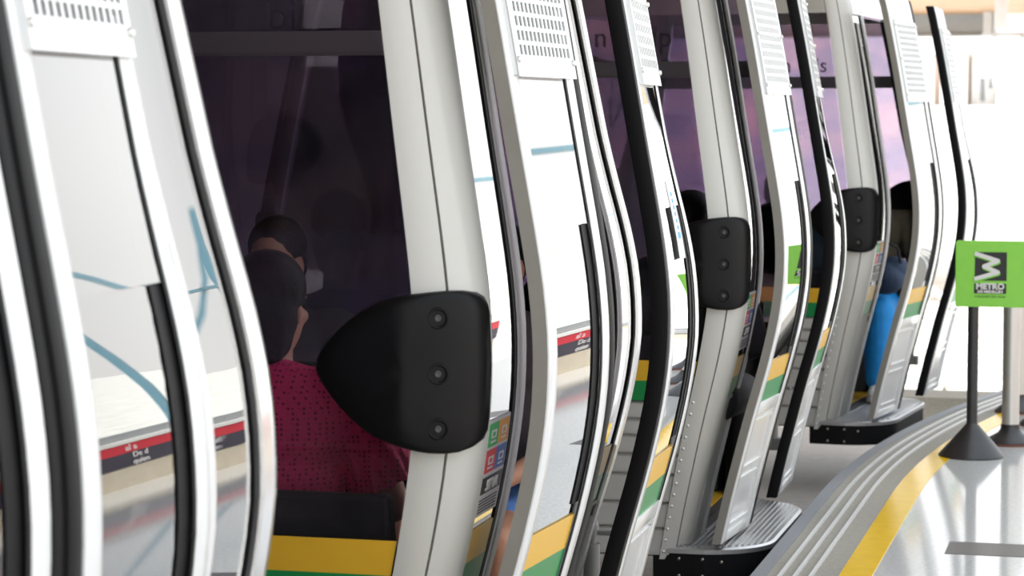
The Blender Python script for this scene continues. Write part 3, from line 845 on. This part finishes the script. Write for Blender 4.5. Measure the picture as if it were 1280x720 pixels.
# bag on the lap of the passenger in blue
bm = bmesh.new()
for (x, y, z, a, b, c) in ((0, 0, 0, .11, .08, .10), (.05, .02, .05, .08, .07, .07), (-.06, 0, .03, .08, .08, .08)):
    ball(bm, (x, y, z), 1, (a, b, c), 18, 12)
q = Vector((-1.36, 13.70, .70))
bag = fuse('shoulder_bag', bm, M['bag'], None, .008, 2); bag.location = q
tag(bag, 'dark blue bag on the lap of the passenger in bright blue trousers', 'bag')
bm = bmesh.new()
pp = [Vector((-.09, -.02, .06)), Vector((-.07, -.05, .17)), Vector((0, -.06, .21)), Vector((.07, -.05, .17)), Vector((.09, -.02, .06))]
for a, b in zip(pp, pp[1:]): capsule(bm, a, .008, b, .008, 8)
finish('handle', bm, M['black_cloth'], bag, smooth='full')

# ------------------------------------------------------------------ platform
R0 = 16.; YS = 10.2; XE = -1.245
def edge(s, o):
    """s runs along the platform edge, o to the right of it"""
    if s <= YS: return Vector((XE + o, s, 0))
    ph = (s - YS) / R0; r = R0 - o
    return Vector((XE + R0 - r * math.cos(ph), YS + r * math.sin(ph), 0))
SS = [-3 + i * .5 for i in range(27)] + [YS + i * .25 for i in range(0, 42)]
def strip(name, o0, o1, z0, z1, m, bevel=0.):
    bm = bmesh.new()
    out = [[edge(s, o0) + Vector((0, 0, z1)), edge(s, o1) + Vector((0, 0, z1))] for s in SS]
    inn = [[edge(s, o0) + Vector((0, 0, z0)), edge(s, o1) + Vector((0, 0, z0))] for s in SS]
    grid_solid(bm, out, inn)
    return struct(finish(name, bm, m))
strip('floor', .262, 3.4, -.45, 0, M['terrazzo'])
strip('platform_band', .0, .262, -.45, -.001, M['edge_band'])
strip('trim_1', -.035, .018, -.40, .003, M['nosing'])
for i, o in enumerate((.060, .112, .166)): strip('trim_%d' % (i + 2), o, o + .012, -.005, .008, M['strip_metal'])
strip('trim_5', .265, .378, -.01, .0025, M['line_yellow'])
for i, (X0, Y0) in enumerate(((-.655, 8.87), (-.40, 10.22), (-.655, 6.1))):
    bm = bmesh.new(); box(bm, X0, X0 + .62, Y0, Y0 + .265, -.004, .0012); struct(finish('floor_tile', bm, M['tile_dark']))
# lower floor under the cabins
bm = bmesh.new(); box(bm, -6.6, -1.0, -4, 15.6, -.55, -.42); box(bm, -1.0, 3.2, 10.5, 17.2, -.55, -.46)
struct(finish('track_floor', bm, M['pit_floor']))
bm = bmesh.new(); box(bm, -2.2, -1.33, 10.95, 11.35, -.42, -.416); struct(finish('floor_tile', bm, M['pit_tile']))
bm = bmesh.new(); box(bm, -1.75, -1.31, 11.0, 11.16, -.416, -.413); struct(finish('floor_tile', bm, M['pit_dark']))
# station wall on the far left, ceiling, beam
bm = bmesh.new(); box(bm, -6.8, -6.5, -5, 20, -.6, 3.2); struct(finish('wall_left', bm, M['wall_dark']))
CZ = 3.14
bm = bmesh.new()
for i in range(25 * 4):
    y = -5 + i * .25
    box(bm, -6.8, -1.05, y, y + .235, CZ, CZ + .03)
box(bm, -6.8, -1.05, -5, 20, CZ + .035, CZ + .12)
struct(finish('ceiling', bm, M['slat']))
FZ = 4.13
bm = bmesh.new()
for i in range(44):
    y = 49 + i * .25
    box(bm, -14, 1.5, y, y + .235, FZ, FZ + .03)
box(bm, -14, 1.5, 49, 60, FZ + .035, FZ + .14)
struct(finish('ceiling_canopy', bm, M['slat']))
bm = bmesh.new(); box(bm, -14, -3.48, 59.5, 60, 3.62, 4.13); box(bm, -14, -3.48, 59.4, 60.1, 4.08, 4.13); box(bm, -14, -3.48, 59.4, 60.1, 3.60, 3.64)
struct(finish('ceiling_beam', bm, M['steel_grey']))
bm = bmesh.new()
box(bm, -3.56, -3.36, 58.4, 58.7, 3.62, 4.13); box(bm, -3.6, -2.1, 58.5, 58.6, 3.56, 3.64); cyl(bm, (-3.30, 58.5, 3.52), (-3.30, 58.5, 4.13), .06); box(bm, -2.7, -2.3, 58.3, 58.7, 3.5, 3.6)
struct(finish('ceiling_bracket', bm, M['steel_pale'], bevel=.005))
bm = bmesh.new(); box(bm, -2.88, -2.62, 51, 51.3, 3.46, 4.14); struct(finish('roof_post', bm, M['steel_pale'], bevel=.01))
bm = bmesh.new(); box(bm, -2.40, -2.05, -3, 15.5, 3.06, 3.135); struct(finish('guide_rail', bm, M['steel_grey']))
# low wall and painted banner across the platform (seen mirrored in the doors)
bm = bmesh.new()
box(bm, 1.80, 1.95, -2, 16.5, 0, .27, 0); box(bm, 1.79, 1.95, -2, 16.5, .27, .45, 1); box(bm, 1.79, 1.95, -2, 16.5, .45, .57, 2); box(bm, 1.78, 1.97, -2, 16.5, .57, .61, 3); box(bm, 1.85, 1.90, -2, 16.5, .61, .70, 4)
wr = struct(finish('wall_right', bm, [M['beige_wall'], M['banner_dark'], M['banner_red'], M['sign_white'], M['steel_grey']]))
for y in range(1, 16, 2):
    for (q, zz, sz, dy) in (('al a', .51, .11, 0), ('De d', .405, .10, .1), ('quien', .315, .10, .1)):
        t = text('lettering', q, sz, (1.786, y + dy, zz), (PI / 2, 0, -PI / 2), M['banner_text'], wr, sx=-1)
bm = bmesh.new()
for y in range(0, 30, 5):
    box(bm, 3.0, 3.06, y, y + .06, -.4, 3.14)
struct(finish('columns_right', bm, M['teal_steel']))
bm = bmesh.new(); box(bm, 3.0, 3.06, -5, 30, 2.635, 2.665); struct(finish('beam_right', bm, M['teal_steel']))

# ------------------------------------------------------------------ stanchions
st = empty('sign_stanchion', (-.728, 11.50, 0))
tag(st, 'dark post on a wide conical base holding the square green metro sign', 'sign stanchion')
bm = bmesh.new(); lathe(bm, (0, 0, 0), [(.154, .0), (.156, .006), (.150, .014), (.10, .072), (.06, .118), (.030, .152), (.026, .158), (.0, .158)], 48); finish('base', bm, M['post_dark'], st, smooth=True)
bm = bmesh.new(); cyl(bm, (0, 0, .15), (0, 0, .98), .0255, n=28); finish('post', bm, M['post_dark'], st, smooth=True)
u = .000640        # metres per crop pixel
sw, shh = 515 * u, 488 * u
def signpt(x, y): return ((x - 80) * u - .083, -.040, .714 + (610 - y) * u)
bm = bmesh.new()
x0, x1, z0, z1 = -.083, -.083 + sw, .714, .714 + shh
r = .012; pts = []
for (cx, cz, a0) in ((x1 - r, z1 - r, 0), (x0 + r, z1 - r, 90), (x0 + r, z0 + r, 180), (x1 - r, z0 + r, 270)):
    for i in range(6):
        a = math.radians(a0 + 18 * i); pts.append((cx + r * math.cos(a), cz + r * math.sin(a)))
f = [bm.verts.new((x, -.038, z)) for x, z in pts]; b = [bm.verts.new((x, -.026, z)) for x, z in pts]
bm.faces.new(f); bm.faces.new(b[::-1])
for i in range(len(pts)): bm.faces.new((f[i], b[i], b[(i + 1) % len(pts)], f[(i + 1) % len(pts)]))
panel = finish('sign_panel', bm, M['sign_green'], st)
def flat(bm, poly, y, mi, th=.001):
    f = [bm.verts.new((p[0], y, p[2])) for p in poly]; b = [bm.verts.new((p[0], y + th, p[2])) for p in poly]
    bm.faces.new(f).material_index = mi; bm.faces.new(b[::-1]).material_index = mi
    for i in range(len(poly)): bm.faces.new((f[i], b[i], b[(i + 1) % len(poly)], f[(i + 1) % len(poly)])).material_index = mi
bm = bmesh.new()
def rect(a, b, c, d): return [signpt(a, b), signpt(c, b), signpt(c, d), signpt(a, d)]
flat(bm, rect(220, 205, 450, 415), -.0395, 0); flat(bm, rect(216, 437, 448, 510), -.0395, 0)
path = [(217, 214), (386, 268), (286, 310), (386, 352), (217, 404)]
def ribbon(path, w, y, mi, dx=0, dz=0):
    for i, (a, b) in enumerate(zip(path, path[1:])):
        a = Vector(a) + Vector((dx, dz)); b = Vector(b) + Vector((dx, dz)); d = (b - a).normalized(); n = Vector((-d.y, d.x)) * w / 2
        flat(bm, [signpt(*(p)) for p in (a - n, b - n, b + n, a + n)], y - i * .0002, mi)
    for p in path[1:-1]:
        c = [signpt(p[0] + dx + w / 2 * math.cos(t * PI / 8), p[1] + dz + w / 2 * math.sin(t * PI / 8)) for t in range(16)]
        flat(bm, c, y - .001, mi)
ribbon(path, 30, -.0408, 1, 3, 11); ribbon(path, 30, -.0425, 2)
finish('emblem', bm, [M['sign_black'], M['sign_lime'], M['sign_white']], panel)
c = signpt(332, 459); text('lettering', 'METRO', .038, (c[0], -.041, c[2]), (PI / 2, 0, 0), M['sign_white'], panel, bold=.0016, sx=1.05)
c = signpt(332, 497); text('lettering', 'DE MEDELL\u00cdN', .0165, (c[0], -.041, c[2]), (PI / 2, 0, 0), M['sign_white'], panel, bold=.0008, sx=1.16)
c = signpt(332, 533); text('lettering', 'CALIDAD DE VIDA', .0145, (c[0], -.039, c[2]), (PI / 2, 0, 0), M['sign_darkgreen'], panel, sx=1.18)
bm = bmesh.new(); box(bm, -.03, .03, -.027, -.02, .76, .80); box(bm, -.03, .03, -.027, -.02, .92, .96); finish('clamp', bm, M['steel'], panel)

def stanchion(loc, label):
    s = empty('queue_stanchion', loc); tag(s, label, 'stanchion', 'steel queue stanchions behind the green sign')
    bm = bmesh.new(); lathe(bm, (0, 0, 0), [(.118, .012), (.118, .016), (.10, .034), (.06, .058), (.048, .075), (.046, .10), (.0, .10)], 40); b = finish('base', bm, M['post_dark'], s, smooth=True)
    bm = bmesh.new(); lathe(bm, (0, 0, 0), [(.120, 0), (.121, .012), (.10, .013)], 40); finish('base_rim', bm, M['rust'], b, smooth=True)
    bm = bmesh.new(); cyl(bm, (0, 0, .09), (0, 0, .80), .042, n=32); finish('post', bm, M['steel'], s, smooth=True)
    bm = bmesh.new(); cyl(bm, (0, 0, .80), (0, 0, .85), .046, n=32); cyl(bm, (0, 0, .85), (0, 0, .865), .04, .03, n=32); finish('belt_head', bm, M['post_dark'], s, smooth=True)
    return s
stanchion((-.572, 11.98, 0), 'steel queue stanchion just right of the dark sign post')
stanchion((-.60, 13.3, 0), 'steel queue stanchion hidden behind another one, only its base edge showing')
stanchion((-.445, 12.75, 0), 'steel queue stanchion cut by the right edge of the frame')

# ------------------------------------------------------------------ outside
bm = bmesh.new()
N = 26
def gz(x, y): return -3.2 + max(0, y - 25) * .0285 + .15 * math.sin(x * .35) * math.cos(y * .21)
gv = [[bm.verts.new((-70 + 260 * i / N, -60 + 420 * j / N, gz(-70 + 260 * i / N, -60 + 420 * j / N))) for i in range(N + 1)] for j in range(N + 1)]
for j in range(N):
    for i in range(N): bm.faces.new((gv[j][i], gv[j][i + 1], gv[j + 1][i + 1], gv[j + 1][i]))
struct(finish('hillside_ground', bm, M['ground_pale'], smooth='full'))
bm = bmesh.new(); box(bm, -6.5, 4, 17.0, 17.5, -.6, -.36); struct(finish('kerb', bm, M['edge_band']))
def house(x, y, w, d, z0, h, label, m, wins, roofm):
    o = empty('hillside_house', (x, y, z0)); tag(o, label, 'house', 'houses on the sunlit hillside')
    bm = bmesh.new(); box(bm, 0, w, 0, d, -1, h); finish('wall', bm, m, o)
    bm = bmesh.new(); box(bm, -.1, w + .1, -.25, d + .1, h, h + .18); finish('roof', bm, roofm, o)
    for (a, b, c, e) in wins:
        bm = bmesh.new(); box(bm, a, b, -.03, .02, c, e); wn = finish('window', bm, M['opening'], o)
        bm = bmesh.new(); box(bm, a - .06, b + .06, -.06, -.03, c - .08, c); box(bm, (a + b) / 2 - .03, (a + b) / 2 + .03, -.05, -.03, c, e); finish('frame', bm, M['facade'], wn)
house(-16.9, 236, 1.0, 8, 3.2, 4.6, 'narrow brown house at the left of the hillside row', M['facade_shade'], [(.3, .7, 1.2, 2.6)], M['facade_shade'])
house(-15.7, 240, 2.3, 8, 3.1, 4.4, 'white house with one doorway in the middle of the hillside row', M['facade'], [(.9, 1.3, .2, 2.4), (1.7, 2.1, 1.4, 2.6)], M['facade_shade'])
house(-13.2, 238, 3.4, 8, 3.0, 3.4, 'house with tall barred windows at the right edge of the hillside', M['facade'], [(.1, .6, .6, 2.8), (.95, 1.15, .3, 2.9), (1.5, 1.7, .3, 2.9), (2.1, 2.4, .3, 2.9)], M['facade'])
house(-22.6, 236, 3.6, 8, 3.6, 4.2, 'tan house glimpsed between the doors of the farthest cabin', M['facade_shade'], [(.6, 1.2, 1.2, 2.6), (2.2, 2.8, 1.2, 2.6)], M['facade'])
def tree(x, y, h, label):
    o = empty('hillside_tree', (x, y, gz(x, y))); tag(o, label, 'tree', 'pale trees below the platform')
    bm = bmesh.new(); cyl(bm, (0, 0, -.1), (0, 0, h * .5), .12, .07, 10); finish('trunk', bm, M['trunk'], o)
    bm = bmesh.new()
    for _ in range(420):
        while True:
            v = Vector((random.uniform(-1, 1), random.uniform(-1, 1), random.uniform(-1, 1)))
            if .3 < v.length < 1: break
        c = Vector((v.x * h * .42, v.y * h * .42, h * .62 + v.z * h * .38)); a = Vector((random.gauss(0, 1), random.gauss(0, 1), random.gauss(0, 1))).normalized(); b = a.orthogonal().normalized()
        s = random.uniform(.08, .16) * h * .35
        bm.faces.new([bm.verts.new(c + p) for p in (a * s, b * s * .5, -a * s, -b * s * .5)])
    finish('foliage', bm, M['leaf'], o, recalc=False)
tree(-1.95, 30, 2.3, 'overexposed leafy tree seen between the sign post and the farthest door')
tree(-1.45, 34, 2.4, 'overexposed leafy tree behind the steel stanchions')
tree(-2.75, 36, 2.0, 'small pale tree left of the sign post')

# ------------------------------------------------------------------ light, world, camera
w = bpy.data.worlds.new('World'); sc.world = w; w.use_nodes = True
nt = w.node_tree; bg = nt.nodes['Background']
tc = nt.nodes.new('ShaderNodeTexCoord'); sp = nt.nodes.new('ShaderNodeSeparateXYZ'); rp = nt.nodes.new('ShaderNodeValToRGB')
nt.links.new(tc.outputs['Generated'], sp.inputs[0]); nt.links.new(sp.outputs['Z'], rp.inputs[0])
rp.color_ramp.elements[0].position = 0; rp.color_ramp.elements[0].color = (1, .985, .96, 1)
rp.color_ramp.elements[1].position = .6; rp.color_ramp.elements[1].color = (.86, .93, 1, 1)
nt.links.new(rp.outputs[0], bg.inputs[0]); bg.inputs[1].default_value = 1.7
sl = bpy.data.lights.new('Sun', 'SUN'); sl.energy = 7; sl.angle = math.radians(2); sl.color = (1, .96, .9)
so = bpy.data.objects.new('Sun', sl); col.objects.link(so); so.rotation_euler = Vector((.55, .45, -.75)).to_track_quat('-Z', 'Y').to_euler()

cd = bpy.data.cameras.new('Camera'); cam = bpy.data.objects.new('Camera', cd); col.objects.link(cam)
F = 3000.; cd.sensor_width = 36; cd.lens = F / 1280 * 36
pit = math.atan((360 - 148) / F); yaw = math.atan((1420 - 640) * math.cos(pit) / F)
cam.location = (0, 0, 1.6); cam.rotation_euler = (PI / 2 - pit, 0, yaw)
cd.clip_start = .05; cd.clip_end = 500
cd.dof.use_dof = True; cd.dof.focus_distance = 6.6; cd.dof.aperture_fstop = 7.1
sc.camera = cam
vs = sc.view_settings; vs.view_transform = 'Standard'; vs.look = 'None'; vs.gamma = 1; vs.exposure = .2; vs.use_curve_mapping = False
sc.cycles.max_bounces = 10; sc.cycles.transparent_max_bounces = 40; sc.cycles.caustics_reflective = False; sc.cycles.caustics_refractive = False
sc.cycles.use_denoising = True
